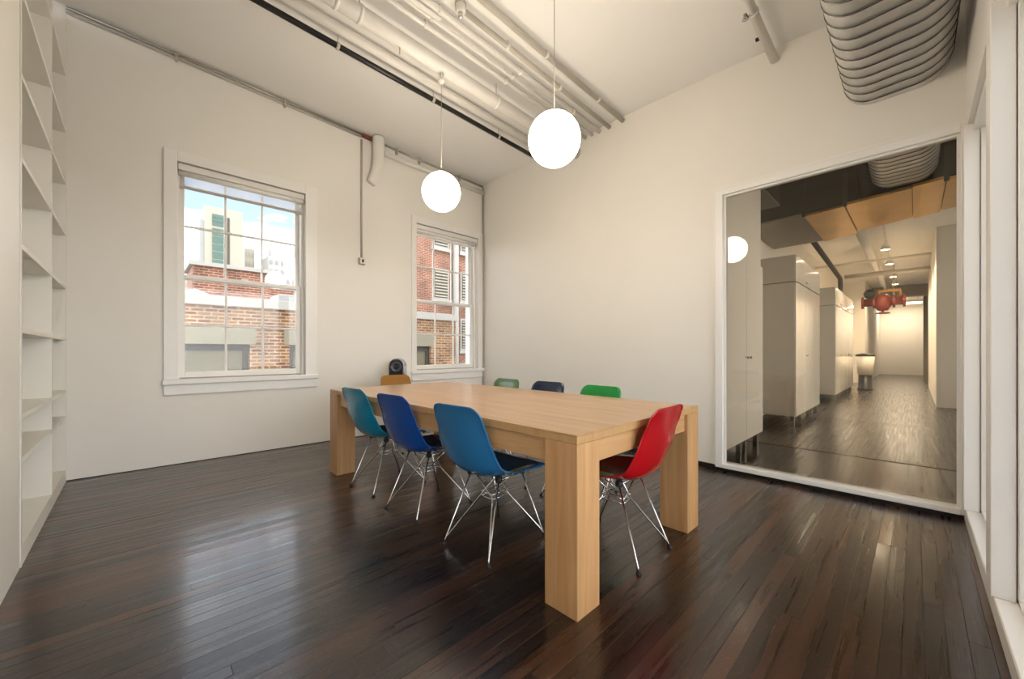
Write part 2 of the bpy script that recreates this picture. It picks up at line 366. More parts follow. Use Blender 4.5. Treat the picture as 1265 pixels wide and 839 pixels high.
# wall_back with two window openings
WIN = [(0.298, 1.425), (2.871, 3.989)]; WZ0, WZ1 = 0.80, 2.905
TH = 0.32
bm = BM(); Y0, Y1 = YA, YA + TH
for x0, x1, z0, z1 in ((-1.0, WIN[0][0], 0, 4.3), (WIN[0][1], WIN[1][0], 0, 4.3), (WIN[1][1], 4.5, 0, 4.3),
                       (WIN[0][0], WIN[0][1], 0, WZ0), (WIN[0][0], WIN[0][1], WZ1, 4.3), (WIN[1][0], WIN[1][1], 0, WZ0), (WIN[1][0], WIN[1][1], WZ1, 4.3)):
    box(bm, x0, x1, Y0, Y1, z0 - 0.2 if z0 == 0 else z0, z1)
tag(obj('wall_back', bm, 'plaster'), kind='structure')
tag(obj('baseboard_back', box(BM(), XC, XBC, YA - 0.006, YA - 0.0005, 0.0005, 0.007), 'dark_base'), kind='structure')

# wall_right: bowed plaster wall with the interior glass opening
IW_Y0, IW_Y1, IW_Z0, IW_Z1 = -0.225, 1.262, 0.03, 2.54
def wall_strip(bm, pts, th, z0, z1):
    prism(bm, [(x, y) for x, y in pts] + [(x + th, y) for x, y in reversed(pts)], z0, z1)
bm = BM()
wall_strip(bm, WALL_B[1:], 0.15, -0.1, 4.3)
box(bm, XB, XB + 0.15, -0.46, 1.27, IW_Z1, 4.3)
box(bm, XB, XB + 0.15, -0.46, 1.27, -0.1, IW_Z0)
box(bm, XB, XB + 0.15, -0.46, IW_Y0, IW_Z0, IW_Z1)
bm2 = bm
wr = tag(obj('wall_right', bm, 'plaster'), kind='structure')
bm = BM(); pts = [(x - 0.012, y) for x, y in WALL_B[1:6]]
wall_strip(bm, pts, 0.0115, 0.0005, 0.045); box(bm, XB - 0.012, XB - 0.0005, YD, 1.27, 0.0005, 0.028)
tag(obj('baseboard_right', bm, 'dark_base'), kind='structure')

# window_3: the interior glazed opening
w3 = empty('window_3', (XB, 0.5, 0.03), 'full-height interior glass panel in white frame looking into the corridor', kind='structure')
f = 0.055
for (y0, y1, z0, z1) in ((IW_Y1 - f, IW_Y1 + 0.008, 0.03, 2.548), (-0.245, -0.205, 0.03, 2.548)):
    obj('frame_jamb', box(BM(), XB - 0.028, XB + 0.09, y0, y1, z0, z1, 0.003), 'trim_paint', w3)
obj('frame_head', box(BM(), XB - 0.028, XB + 0.09, -0.205, IW_Y1 - f, 2.493, 2.548, 0.003), 'trim_paint', w3)
obj('frame_sill', box(BM(), XB - 0.032, XB + 0.09, -0.205, IW_Y1 - f, 0.03, 0.068, 0.003), 'trim_paint', w3)
bm = BM()
for a in (((IW_Y1 - f - 0.018), IW_Y1 - f, 0.068, 2.493), (-0.205, -0.190, 0.068, 2.493)): box(bm, XB + 0.0, XB + 0.02, *a)
box(bm, XB + 0.0, XB + 0.02, -0.19, IW_Y1 - f - 0.018, 2.478, 2.493)
obj('glazing_bead', bm, 'trim_paint', w3)
bm = BM(); box(bm, -0.003, 0.003, -0.72, 0.71, -1.22, 1.22)
pane = obj('pane', bm, 'hall_glass', w3, local=True); pane.location = (0.052, 0.006, 1.252); pane.rotation_euler = (0, math.radians(0.0), math.radians(1.2))
# casing moulding outside the frame
bm = BM()
box(bm, XB - 0.010, XB - 0.0005, -0.24, IW_Y1 + 0.03, 2.548, 2.572); box(bm, XB - 0.010, XB - 0.0005, IW_Y1 + 0.008, IW_Y1 + 0.03, 0.045, 2.548)
obj('casing', bm, 'trim_paint', w3)

# wall_left: flush plaster return, bookcase beyond it
tag(obj('wall_left', box(BM(), -0.75, XC - 0.004, -0.6, 3.10, -0.1, 4.3), 'shelf_paint'), kind='structure')

# wall_front: framed partition along the camera's right, glazed clear to add fill daylight
bm = BM(); box(bm, -0.8, XB, YD - 0.25, YD - 0.004, 2.50, 4.3); wf = tag(obj('wall_front', bm, 'trim_paint'), kind='structure')
obj('curb', box(BM(), -0.5, XB, YD - 0.25, YD + 0.003, 0.0, 0.085, 0.004), 'trim_paint', wf)
obj('curb_rail', box(BM(), -0.5, XB, YD - 0.25, YD - 0.06, 0.085, 0.10, 0.003), 'trim_paint', wf)
def jamb(x, w):
    """stepped white jamb whose profile shows on the side towards -X"""
    obj('post', box(BM(), x, x + w, YD - 0.055, YD + 0.012, 0.085, 2.5, 0.003), 'trim_paint', wf)
    obj('post_stop', box(BM(), x - 0.010, x + w, YD - 0.10, YD - 0.058, 0.10, 2.47, 0.003), 'trim_paint', wf)
    obj('post_back', box(BM(), x - 0.028, x + w, YD - 0.25, YD - 0.103, 0.10, 2.44, 0.003), 'trim_paint', wf)
jamb(2.50, 0.13); jamb(3.74, 0.0955)
obj('head_stop', box(BM(), -0.5, XB - 0.006, YD - 0.10, YD - 0.03, 2.455, 2.5, 0.003), 'trim_paint', wf)
obj('head_back', box(BM(), -0.5, XB - 0.006, YD - 0.25, YD - 0.103, 2.42, 2.5, 0.003), 'trim_paint', wf)
for x0, x1 in ((-0.44, 2.47), (2.63, 3.71)):
    obj('pane', box(BM(), x0, x1, YD - 0.165, YD - 0.159, 0.10, 2.42), 'clear_glass', wf)

# ------------------------------------------------------------------ sash windows in wall_back
def sash_window(name, x0, x1, label, casing_right):
    w = empty(name, ((x0 + x1) / 2, YA, WZ0), label, kind='structure')
    c = 0.10
    xr = min(x1 + 0.124, casing_right); xl = x0 - 0.10 if name == 'window_1' else x0 - 0.077
    obj('casing', box(BM(), xl, x0, YA - 0.022, YA + 0.01, 0.755, 3.004, 0.003), 'trim_paint', w)
    obj('casing', box(BM(), x1, xr, YA - 0.022, YA + 0.01, 0.755, 3.004, 0.003), 'trim_paint', w)
    obj('casing', box(BM(), x0, x1, YA - 0.022, YA + 0.01, 2.905, 3.004, 0.003), 'trim_paint', w)
    obj('sill', box(BM(), xl - 0.012, min(xr + 0.012, casing_right + 0.01), YA - 0.05, YA + 0.06, 0.765, 0.815, 0.006), 'trim_paint', w)
    obj('apron', box(BM(), xl, xr, YA - 0.025, YA + 0.0, 0.668, 0.765, 0.003), 'trim_paint', w)
    # stops, jamb linings
    bm = BM(); box(bm, x0, x0 + 0.02, YA + 0.06, YA + 0.10, 0.815, 2.905); box(bm, x1 - 0.02, x1, YA + 0.06, YA + 0.10, 0.815, 2.905); box(bm, x0 + 0.02, x1 - 0.02, YA + 0.06, YA + 0.10, 2.885, 2.905)
    obj('stop_bead', bm, 'trim_paint', w)
    obj('outer_sill', box(BM(), x0, x1, YA + 0.10, YA + 0.36, 0.80, 0.825), 'stone_white', w)
    def sash(nm, yc, z0, z1, bot, top):
        s = 0.052; t = 0.036
        bm = BM(); box(bm, x0 + 0.012, x0 + 0.012 + s, yc - t / 2, yc + t / 2, z0, z1, 0.003); box(bm, x1 - 0.012 - s, x1 - 0.012, yc - t / 2, yc + t / 2, z0, z1, 0.003)
        box(bm, x0 + 0.012 + s, x1 - 0.012 - s, yc - t / 2, yc + t / 2, z0, z0 + bot, 0.003); box(bm, x0 + 0.012 + s, x1 - 0.012 - s, yc - t / 2, yc + t / 2, z1 - top, z1, 0.003)
        sh = obj(nm, bm, 'trim_paint', w)
        gx0, gx1, gz0, gz1 = x0 + 0.012 + s, x1 - 0.012 - s, z0 + bot, z1 - top; m = 0.009
        for k in (1, 2):
            xm = gx0 + (gx1 - gx0) * k / 3; obj('muntin', box(BM(), xm - m, xm + m, yc - 0.014, yc + 0.014, gz0, gz1, 0.003), 'trim_paint', sh)
        zm = (gz0 + gz1) / 2
        for k in range(3):
            a = gx0 + (gx1 - gx0) * k / 3 + (m if k else 0); b = gx0 + (gx1 - gx0) * (k + 1) / 3 - (m if k < 2 else 0)
            obj('muntin', box(BM(), a, b, yc - 0.014, yc + 0.014, zm - m, zm + m, 0.003), 'trim_paint', sh)
            for q0, q1 in ((gz0, zm - m), (zm + m, gz1)):
                obj('pane', box(BM(), a, b, yc - 0.0015, yc + 0.0015, q0, q1), 'clear_glass', sh)
        return sh
    sash('sash', YA + 0.175, 1.80, 2.90, 0.035, 0.06)
    lo = sash('sash', YA + 0.122, 0.82, 1.845, 0.062, 0.04)
    obj('sash_lock', box(BM(), (x0 + x1) / 2 - 0.03, (x0 + x1) / 2 + 0.03, YA + 0.11, YA + 0.14, 1.845, 1.862, 0.004), 'trim_paint', lo)
    return w
sash_window('window_1', *WIN[0], 'double-hung sash window with half-lowered screen shade facing brick rooftops', 1.549)
sash_window('window_2', *WIN[1], 'double-hung sash window in the corner with rolled-up shade', 4.092)
# roller shades
def shade(x0, x1, zbar, label):
    r = empty('roller_shade', ((x0 + x1) / 2, YA + 0.04, 2.8), label, 'roller shade')
    obj('fascia', box(BM(), x0 + 0.006, x1 - 0.006, YA + 0.004, YA + 0.05, 2.838, 2.898, 0.004), 'blind_white', r)
    obj('roller', lathe(BM(), [(0, 0), (0.026, 0), (0.026, x1 - x0 - 0.03), (0, x1 - x0 - 0.03)], (x0 + 0.015, YA + 0.034, 2.815), 16, (1, 0, 0)), 'blind_white', r, True)
    obj('end_bracket', box(BM(), x1 - 0.012, x1 - 0.004, YA + 0.006, YA + 0.055, 2.79, 2.837), 'taupe_pipe', r)
    obj('fabric', box(BM(), x0 + 0.02, x1 - 0.02, YA + 0.0585, YA + 0.0595, zbar, 2.815), 'shade_screen', r)
    obj('bottom_bar', box(BM(), x0 + 0.02, x1 - 0.02, YA + 0.052, YA + 0.066, zbar - 0.03, zbar, 0.004), 'taupe_pipe' if zbar < 2.75 else 'blind_white', r)
shade(*WIN[0], 2.705, 'screen roller shade partly lowered over the larger view window')
shade(*WIN[1], 2.775, 'white roller shade fully rolled up in the corner window')

# ------------------------------------------------------------------ built-in bookcase
bk = empty('built_in_bookcase', (XC - 0.15, 4.0, 0), 'tall white built-in bookcase of open cubbies reaching the ceiling', 'bookcase')
BX0, BX1 = XC - 0.30, XC
BY0, BYM, BY1 = 3.13, 4.13, 4.905
ctop = ceil_z(XC, 3.1) - 0.012
obj('side_panel', box(BM(), BX0, BX1, BY0 - 0.024, BY0, 0.0, ctop), 'shelf_paint', bk)
obj('side_panel', box(BM(), BX0, BX1, BY1 - 0.022, BY1, 0.0, ctop), 'shelf_paint', bk)
obj('divider', box(BM(), BX0, BX1, BYM - 0.011, BYM + 0.011, 0.10, ctop), 'shelf_paint', bk)
obj('back_panel', box(BM(), BX0 - 0.015, BX0, BY0 - 0.024, BY1, 0.0, ctop), 'shelf_paint', bk)
obj('plinth', box(BM(), BX0, BX1 - 0.001, BY0, BY1 - 0.022, 0.0, 0.075), 'shelf_paint', bk)
for z in (0.088, 0.535, 0.752, 1.187, 1.61, 2.05, 2.47, 2.90, 3.37):
    for y0, y1 in ((BY0, BYM - 0.011), (BYM + 0.011, BY1 - 0.022)):
        obj('shelf', box(BM(), BX0, BX1 - (0.0 if z > 0.1 else 0.0), y0, y1, z - 0.0125, z + 0.0125), 'shelf_paint', bk)

# ------------------------------------------------------------------ table
TX0, TX1, TY0, TY1, TZ = 1.268, 2.515, 0.935, 3.665, 0.745
tb = empty('dining_table', ((TX0 + TX1) / 2, (TY0 + TY1) / 2, 0), 'long blocky oak table with thick square legs', 'table')
obj('tabletop', box(BM(), TX0, TX1, TY0, TY1, TZ - 0.006, TZ, 0.002), 'oak_y', tb)
obj('top_edge', box(BM(), TX0 + 0.0005, TX1 - 0.0005, TY0 + 0.0005, TY1 - 0.0005, TZ - 0.038, TZ - 0.0062, 0.002), 'oak_edge', tb)
LX, LY = 0.158, 0.172
for x0 in (TX0, TX1 - LX):
    for y0 in (TY0, TY1 - LY):
        lg = obj('leg', box(BM(), x0, x0 + LX, y0, y0 + LY, 0.0, TZ - 0.0385, 0.002), 'oak_z', tb)
        obj('edge_band', box(BM(), x0 + 0.004, x0 + 0.026, y0 - 0.0006, y0 + 0.001, 0.002, TZ - 0.04), 'oak_edge', lg)
AZ0, AZ1 = 0.605, TZ - 0.0385
for x0 in (TX0 + 0.02, TX1 - 0.05): obj('apron', box(BM(), x0, x0 + 0.03, TY0 + LY, TY1 - LY, AZ0, AZ1, 0.002), 'oak_y', tb)
for y0 in (TY0 + 0.02, TY1 - 0.05): obj('apron', box(BM(), TX0 + LX, TX1 - LX, y0, y0 + 0.03, AZ0, AZ1, 0.002), 'oak_x', tb)

# ------------------------------------------------------------------ shell chairs
PROF = catmull([(0.275, 0, 0.402), (0.256, 0, 0.424), (0.205, 0, 0.436), (0.12, 0, 0.431), (0.02, 0, 0.417), (-0.08, 0, 0.408), (-0.155, 0, 0.421), (-0.203, 0, 0.460),
                (-0.232, 0, 0.52), (-0.254, 0, 0.60), (-0.270, 0, 0.68), (-0.284, 0, 0.75), (-0.302, 0, 0.805)], 6)
def interp(tab, s):
    for (a, va), (b, vb) in zip(tab, tab[1:]):
        if s <= b:
            t = (s - a) / (b - a); t = t * t * (3 - 2 * t); return va + (vb - va) * t
    return tab[-1][1]
WID = [(0, 0.205), (0.18, 0.225), (0.38, 0.236), (0.52, 0.232), (0.70, 0.212), (0.88, 0.192), (1, 0.180)]
LIFT = [(0, -0.012), (0.15, 0.012), (0.35, 0.045), (0.50, 0.066), (0.62, 0.048), (0.80, 0.030), (0.93, 0.012), (1, 0.002)]
def shell_rows():
    L = [0.0]
    for a, b in zip(PROF, PROF[1:]): L.append(L[-1] + (b - a).length)
    tot = L[-1]; rows = []
    ds = [0, 0.002, 0.007, 0.016, 0.03, 0.048]
    ds = ds + [0.048 + (tot - 0.096) * k / 34 for k in range(1, 34)] + [tot - d for d in reversed(ds)]
    for d in ds:
        i = max(k for k in range(len(L)) if L[k] <= d + 1e-9); i = min(i, len(L) - 2)
        t = (d - L[i]) / (L[i + 1] - L[i]); c = PROF[i].lerp(PROF[i + 1], t)
        T = (PROF[min(i + 2, len(PROF) - 1)] - PROF[max(i - 1, 0)]).normalized()
        N = Vector((T.z, 0, -T.x)) if True else None     # towards the sitter
        if N.z < 0 and N.x < 0: N = -N
        s = d / tot; w = interp(WID, s)
        R0, R1 = 0.10, 0.05
        if d < R0: w = w - R0 + math.sqrt(max(R0 * R0 - (R0 - d) ** 2, 0))
        if tot - d < R1: w = w - R1 + math.sqrt(max(R1 * R1 - (R1 - (tot - d)) ** 2, 0))
        rows.append((c, N, w, interp(LIFT, s)))
    return rows
ROWS = shell_rows(); NT = 28
def shell_mesh(off=0.0, t_lim=1.0, rows=None):
    bm = BM(); g = []
    for c, N, w, lf in (rows or ROWS):
        r = []
        for k in range(NT + 1):
            t = (-1 + 2 * k / NT) * t_lim; a = abs(t)
            ld = lf * a ** 2.4 - 0.007 * max(0, (a - 0.9) / 0.1) ** 2
            r.append(bm.verts.new(c + N * (ld + off) + Vector((0, t * w, 0))))
        g.append(r)
    for a, b in zip(g, g[1:]):
        for k in range(NT): bm.faces.new((a[k], a[k + 1], b[k + 1], b[k]))
    return bm
FEET = [(0.225, 0.185), (0.225, -0.185), (-0.225, 0.178), (-0.225, -0.178)]
CHM = {}
def make_chair(colour, label, loc, deg):
    root = empty('shell_chair', loc, label, 'chair', rz=math.radians(deg))
    if not CHM:
        bm = shell_mesh(); bmesh.ops.recalc_face_normals(bm, faces=bm.faces)
        bmesh.ops.solidify(bm, geom=bm.faces, thickness=0.006)
        me = bpy.data.meshes.new('shell'); bmesh.ops.recalc_face_normals(bm, faces=bm.faces); bm.to_mesh(me); bm.free()
        for p in me.polygons: p.use_smooth = True
        CHM['shell'] = me
        r = 0.0047; top = 0.388
        mts = [(0.10, 0.118, top + 0.006), (0.10, -0.118, top + 0.006), (-0.082, 0.112, top - 0.004), (-0.082, -0.112, top - 0.004)]
        ctr = [(0.062, 0.045), (0.062, -0.045), (-0.062, 0.045), (-0.062, -0.045)]
        for i, (fx, fy) in enumerate(FEET):
            bm = BM(); m = mts[i]; c = ctr[i]
            tube(bm, [(fx, fy, 0.014), (fx * 0.97, fy * 0.97, 0.03), m], r, 6)
            other = mts[i ^ 1]
            tube(bm, [(fx - 0.008 * (1 if fx > 0 else -1), fy, 0.014), (fx * 0.92, fy * 0.92, 0.05), (c[0], c[1], 0.268), (other[0] * 0.95, other[1] * 0.55, top - 0.01)], r, 6)
            me = bpy.data.meshes.new('leg'); bmesh.ops.recalc_face_normals(bm, faces=bm.faces); bm.to_mesh(me); bm.free(); CHM['leg%d' % i] = me
            bm = BM(); lathe(bm, [(0, 0), (0.013, 0), (0.014, 0.006), (0.009, 0.016), (0, 0.018)], (fx, fy, 0.0), 12)
            me = bpy.data.meshes.new('foot_glide'); bmesh.ops.recalc_face_normals(bm, faces=bm.faces); bm.to_mesh(me); bm.free(); CHM['foot%d' % i] = me
            bm = BM(); lathe(bm, [(0, -0.008), (0.017, -0.008), (0.020, 0.006), (0.014, 0.026), (0, 0.026)], m, 12)
            me = bpy.data.meshes.new('shock_mount'); bmesh.ops.recalc_face_normals(bm, faces=bm.faces); bm.to_mesh(me); bm.free(); CHM['mount%d' % i] = me
        bm = BM()
        for z in (0.262, 0.288):
            lp = [(0.064, 0.048, z), (0.064, -0.048, z), (-0.064, -0.048, z), (-0.064, 0.048, z)]
            for a, b in zip(lp, lp[1:] + lp[:1]): tube(bm, [a, b], 0.0038, 6)
        me = bpy.data.meshes.new('wire_brace'); bmesh.ops.recalc_face_normals(bm, faces=bm.faces); bm.to_mesh(me); bm.free(); CHM['brace'] = me
        bm = BM()
        for a, b in ((0, 1), (2, 3), (0, 2), (1, 3)): tube(bm, [mts[a], mts[b]], 0.0045, 6)
        me = bpy.data.meshes.new('seat_support'); bmesh.ops.recalc_face_normals(bm, faces=bm.faces); bm.to_mesh(me); bm.free(); CHM['support'] = me
        for k, me in CHM.items():
            if k != 'shell':
                me.materials.append(MATS['rubber' if k[:4] in ('foot', 'moun') else 'chrome'])
                for p in me.polygons: p.use_smooth = True
    def add(nm, me):
        o = bpy.data.objects.new(nm, me); COL.objects.link(o); o.parent = root; return o
    sm = CHM['shell'].copy(); sm.materials.clear(); sm.materials.append(MATS['shell_' + colour]); add('shell', sm)
    for i in range(4): add('leg', CHM['leg%d' % i])
    for i in range(4): add('foot_glide', CHM['foot%d' % i])
    for i in range(4): add('shock_mount', CHM['mount%d' % i])
    add('wire_brace', CHM['brace']); add('seat_support', CHM['support'])
    return root
make_chair('teal', 'teal molded shell chair on chrome wire legs beside the table', (1.484, 2.98, 0), 4)
make_chair('cobalt', 'deep cobalt blue molded shell chair between two lighter blue chairs', (1.486, 2.37, 0), 4)
make_chair('steelblue', 'medium steel-blue molded shell chair beside the cobalt one', (1.484, 1.675, 0), 4)
make_chair('red', 'glossy red molded shell chair at the short end of the table', (1.93, 1.158, 0), 91)
make_chair('green', 'bright emerald green molded shell chair across the table', (2.42, 1.765, 0), 180)
make_chair('navy', 'dark navy molded shell chair between the two green chairs', (2.44, 2.33, 0), 182)
make_chair('olive', 'muted olive green molded shell chair across the table', (2.44, 2.90, 0), 179)
make_chair('mustard', 'mustard yellow molded shell chair at the table end near the windows', (2.22, 3.98, 0), 270)

# ------------------------------------------------------------------ pendant globes
def pendant(x, y, z, ztop, label):
    p = empty('pendant_globe', (x, y, z), label, 'pendant lamp')
    R = 0.168
    prof = [(R * math.sin(PI * k / 24), -R * math.cos(PI * k / 24)) for k in range(25)]; prof[0] = (0, -R); prof[-1] = (0, R)
    obj('globe', lathe(BM(), prof, (x, y, z), 40), 'opal_globe', p, True)
    obj('cap', lathe(BM(), [(0, R - 0.004), (0.032, R - 0.006), (0.030, R + 0.012), (0.008, R + 0.022), (0, R + 0.022)], (x, y, z), 20), 'white_metal', p, True)
    obj('cord', tube(BM(), [(x, y, z + R + 0.02), (x, y, ztop)], 0.0024, 8), 'cord', p, True)
    obj('canopy', lathe(BM(), [(0, -0.03), (0.012, -0.03), (0.028, -0.008), (0.030, 0.004), (0, 0.004)], (x, y, ztop), 16), 'white_metal', p, True)
    ld = bpy.data.lights.new('globe_light', 'POINT'); ld.energy = GLOBE_LIGHT; ld.shadow_soft_size = R + 0.004; ld.color = (1.0, 0.90, 0.77); ld.use_soft_falloff = False
    lo = bpy.data.objects.new('globe_light', ld); COL.objects.link(lo); lo.parent = p
    return p
pendant(1.95, 1.62, 2.45, ceil_z(1.95, 1.62) - 0.003, 'opal glass globe pendant hanging from the bare ceiling')
pg = pendant(1.95, 2.91, 2.49, 3.475, 'opal glass globe pendant hanging from the thick white pipe')
obj('hook', tube(BM(), [(1.95, 2.91, 3.476), (1.95, 2.91, 3.539)], 0.006, 8), 'white_metal', pg)

# ------------------------------------------------------------------ ceiling pipes
def cpt(x, y, off): return (x, y, ceil_z(x, y) - off)
def pipe(name, label, x0, x1, y, off, r, mat, seg=14, clamps=(), cat='pipe', group=None, y1=None):
    yb = y if y1 is None else y1
    p = empty(name, cpt((x0 + x1) / 2, (y + yb) / 2, off), label, cat, group)
    obj('pipe_run', tube(BM(), [cpt(x0, y, off), cpt(x1, yb, off)], r, seg), mat, p, True)
    for cx in clamps:
        cy = y + (yb - y) * (cx - x0) / (x1 - x0); bm = BM()
        tube(bm, [cpt(cx - 0.012, cy, off), cpt(cx + 0.012, cy, off)], r + 0.006, seg)
        obj('hanger', bm, 'white_metal' if mat != 'black_pipe' else 'taupe_pipe', p, True)
        if off - r > 0.02: obj('hanger_rod', tube(BM(), [cpt(cx, cy, off - r), cpt(cx, cy, 0.0)], 0.004, 6), 'taupe_pipe', p)
    return p
pipe('sprinkler_pipe', 'black iron pipe running below the white ceiling', XC + 0.002, 3.965, 3.43, 0.14, 0.024, 'black_pipe', clamps=(1.25, 2.2, 3.1))
pipe('ceiling_pipe', 'white painted pipe running right beside the black iron pipe', XC + 0.002, 3.96, 3.335, 0.06, 0.042, 'white_metal')
bigp = pipe('ceiling_pipe', 'thick white pipe crossing the ceiling with ring couplings', XC + 0.002, 3.94, 2.91, 0.185, 0.062, 'white_metal', 20, clamps=(1.05, 1.22, 2.6))
obj('eye_hook', tube(BM(), [cpt(1.55, 2.91, 0.24), cpt(1.55, 2.91, 0.30)], 0.006, 6), 'taupe_pipe', bigp)
YP = (2.77, 2.675, 2.565, 2.425, 2.25)
LB = ('slim white conduit nearest the thick white pipe on the ceiling', 'slim white conduit second from the thick white pipe', 'white ceiling conduit in the middle of the bundle',
      'taupe ceiling conduit running up to the ceiling sensor', 'taupe ceiling conduit furthest from the thick white pipe')
for i, yy in enumerate(YP):
    pipe('ceiling_conduit', LB[i], (XC + 0.002) if i != 3 else 1.80, (3.918, 3.912, 3.906, 3.898, 3.887)[i], yy, 0.045 if i != 3 else 0.05, (0.020, 0.018, 0.024, 0.022, 0.024)[i], 'white_metal' if i < 3 else 'taupe_pipe', clamps=((1.7, 2.6, 3.4) if i != 3 else (2.3, 3.0)), group='ceiling conduit bundle')
tag(recenter(obj('cable_tray', box(BM(), 0.4, 1.75, 2.60, 2.64, ceil_z(1.0, 2.62) - 0.09, ceil_z(1.0, 2.62) - 0.075), 'white_metal')), 'narrow white cable channel between the ceiling conduits', 'cable channel')
sx, sy = 1.80, 2.425
sn = empty('ceiling_sensor', cpt(sx, sy, 0.2), 'round ceiling sensor with chrome tip at the end of a conduit', 'sensor')
zc = ceil_z(sx, sy)
obj('body', lathe(BM(), [(0, 0), (0.036, 0), (0.040, -0.03), (0.040, -0.075), (0.030, -0.085), (0, -0.085)], (sx, sy, zc), 20), 'white_metal', sn, True)
obj('collar', lathe(BM(), [(0.042, -0.012), (0.045, -0.012), (0.045, -0.03), (0.042, -0.03)], (sx, sy, zc), 20), 'taupe_pipe', sn, True)
obj('tip', lathe(BM(), [(0, -0.085), (0.018, -0.085), (0.020, -0.115), (0.012, -0.13), (0, -0.132)], (sx, sy, zc), 16), 'chrome', sn, True)

sp = pipe('sprinkler_pipe', 'short white sprinkler pipe with clamp near the spiral duct', 1.6, 3.84, 0.815, 0.10, 0.032, 'white_metal', clamps=(3.22,))
obj('sprinkler_head', lathe(BM(), [(0, 0), (0.012, 0), (0.012, -0.03), (0.022, -0.034), (0.022, -0.04), (0, -0.04)], cpt(3.20, 0.86, 0.10), 12), 'chrome', sp, True)
obj('bolt', box(BM(), 3.50, 3.52, 0.842, 0.87, ceil_z(3.5, 0.8) - 0.11, ceil_z(3.5, 0.8) - 0.09), 'rubber', sp)

# conduits along the top of wall_back
def wallpipe(name, label, pts, r, mat, seg=10, cat='pipe'):
    p = empty(name, pts[0], label, cat); obj('pipe_run', tube(BM(), pts, r, seg), mat, p, True); return p
zA = lambda x: ceil_z(x, YA)
c1 = wallpipe('wall_conduit', 'steel conduit along the ceiling line left of the red fitting', [(XC, YA - 0.026, zA(XC) - 0.03), (2.08, YA - 0.026, zA(2.08) - 0.03)], 0.013, 'steel_conduit')
obj('second_run', tube(BM(), [(XC, YA - 0.018, zA(XC) - 0.062), (2.08, YA - 0.018, zA(2.08) - 0.062)], 0.010, 10), 'taupe_pipe', c1, True)
for xx in (0.28, 1.2): obj('strap', box(BM(), xx, xx + 0.02, YA - 0.045, YA - 0.001, zA(xx) - 0.09, zA(xx) - 0.015), 'taupe_pipe', c1)
tag(recenter(obj('pipe_fitting', tube(BM(), [(2.085, YA - 0.03, zA(2.08) - 0.04), (2.20, YA - 0.03, zA(2.2) - 0.045)], 0.026, 12), 'rust_red', None, True)), 'rust red pipe fitting on the conduit at the top of the wall', 'pipe fitting')
c2 = wallpipe('wall_conduit', 'steel conduit along the ceiling line above the corner window', [(2.30, YA - 0.03, zA(2.30) - 0.045), (4.07, YA - 0.03, zA(4.07) - 0.045)], 0.015, 'steel_conduit')
for xx in (2.55, 2.9, 3.6): obj('strap', box(BM(), xx, xx + 0.02, YA - 0.05, YA - 0.001, zA(xx) - 0.10, zA(xx) - 0.02), 'taupe_pipe', c2)
wallpipe('wall_pipe', 'white horizontal pipe on the wall above the corner window', [(2.33, YA - 0.035, 3.70), (4.09, YA - 0.035, 3.655)], 0.033, 'white_metal', 14)
wallpipe('wall_conduit', 'thin conduit dropping down the wall to the electrical box', [(2.083, YA - 0.014, 3.78), (2.083, YA - 0.014, 2.275)], 0.0125, 'taupe_pipe')
eb = empty('electrical_box', (2.083, YA, 2.2), 'small grey electrical box at the end of the wall conduit', 'electrical box')
obj('box_body', box(BM(), 2.045, 2.12, YA - 0.05, YA - 0.001, 2.19, 2.272, 0.005), 'taupe_pipe', eb)
obj('cover_plate', box(BM(), 2.05, 2.115, YA - 0.054, YA - 0.0505, 2.195, 2.267, 0.002), 'white_metal', eb)
obj('receptacle', box(BM(), 2.07, 2.095, YA - 0.057, YA - 0.0545, 2.21, 2.25, 0.001), 'dark_base', eb)
el = catmull([(2.275, YA - 0.085, zA(2.27) - 0.012), (2.275, YA - 0.085, 3.72), (2.268, YA - 0.085, 3.52), (2.235, YA - 0.065, 3.36), (2.19, YA - 0.04, 3.25)], 6)
wallpipe('insulated_pipe', 'fat white wrapped pipe bending down from the ceiling into the wall', el, [0.075 - 0.018 * (k / (len(el) - 1)) ** 2 + 0.0 for k in range(len(el))], 'white_metal', 18)
wallpipe('corner_pipe', 'slim vertical pipe in the room corner beside the window', [(4.082, YA - 0.022, 3.75), (4.082, YA - 0.022, 0.001)], 0.014, 'taupe_pipe')

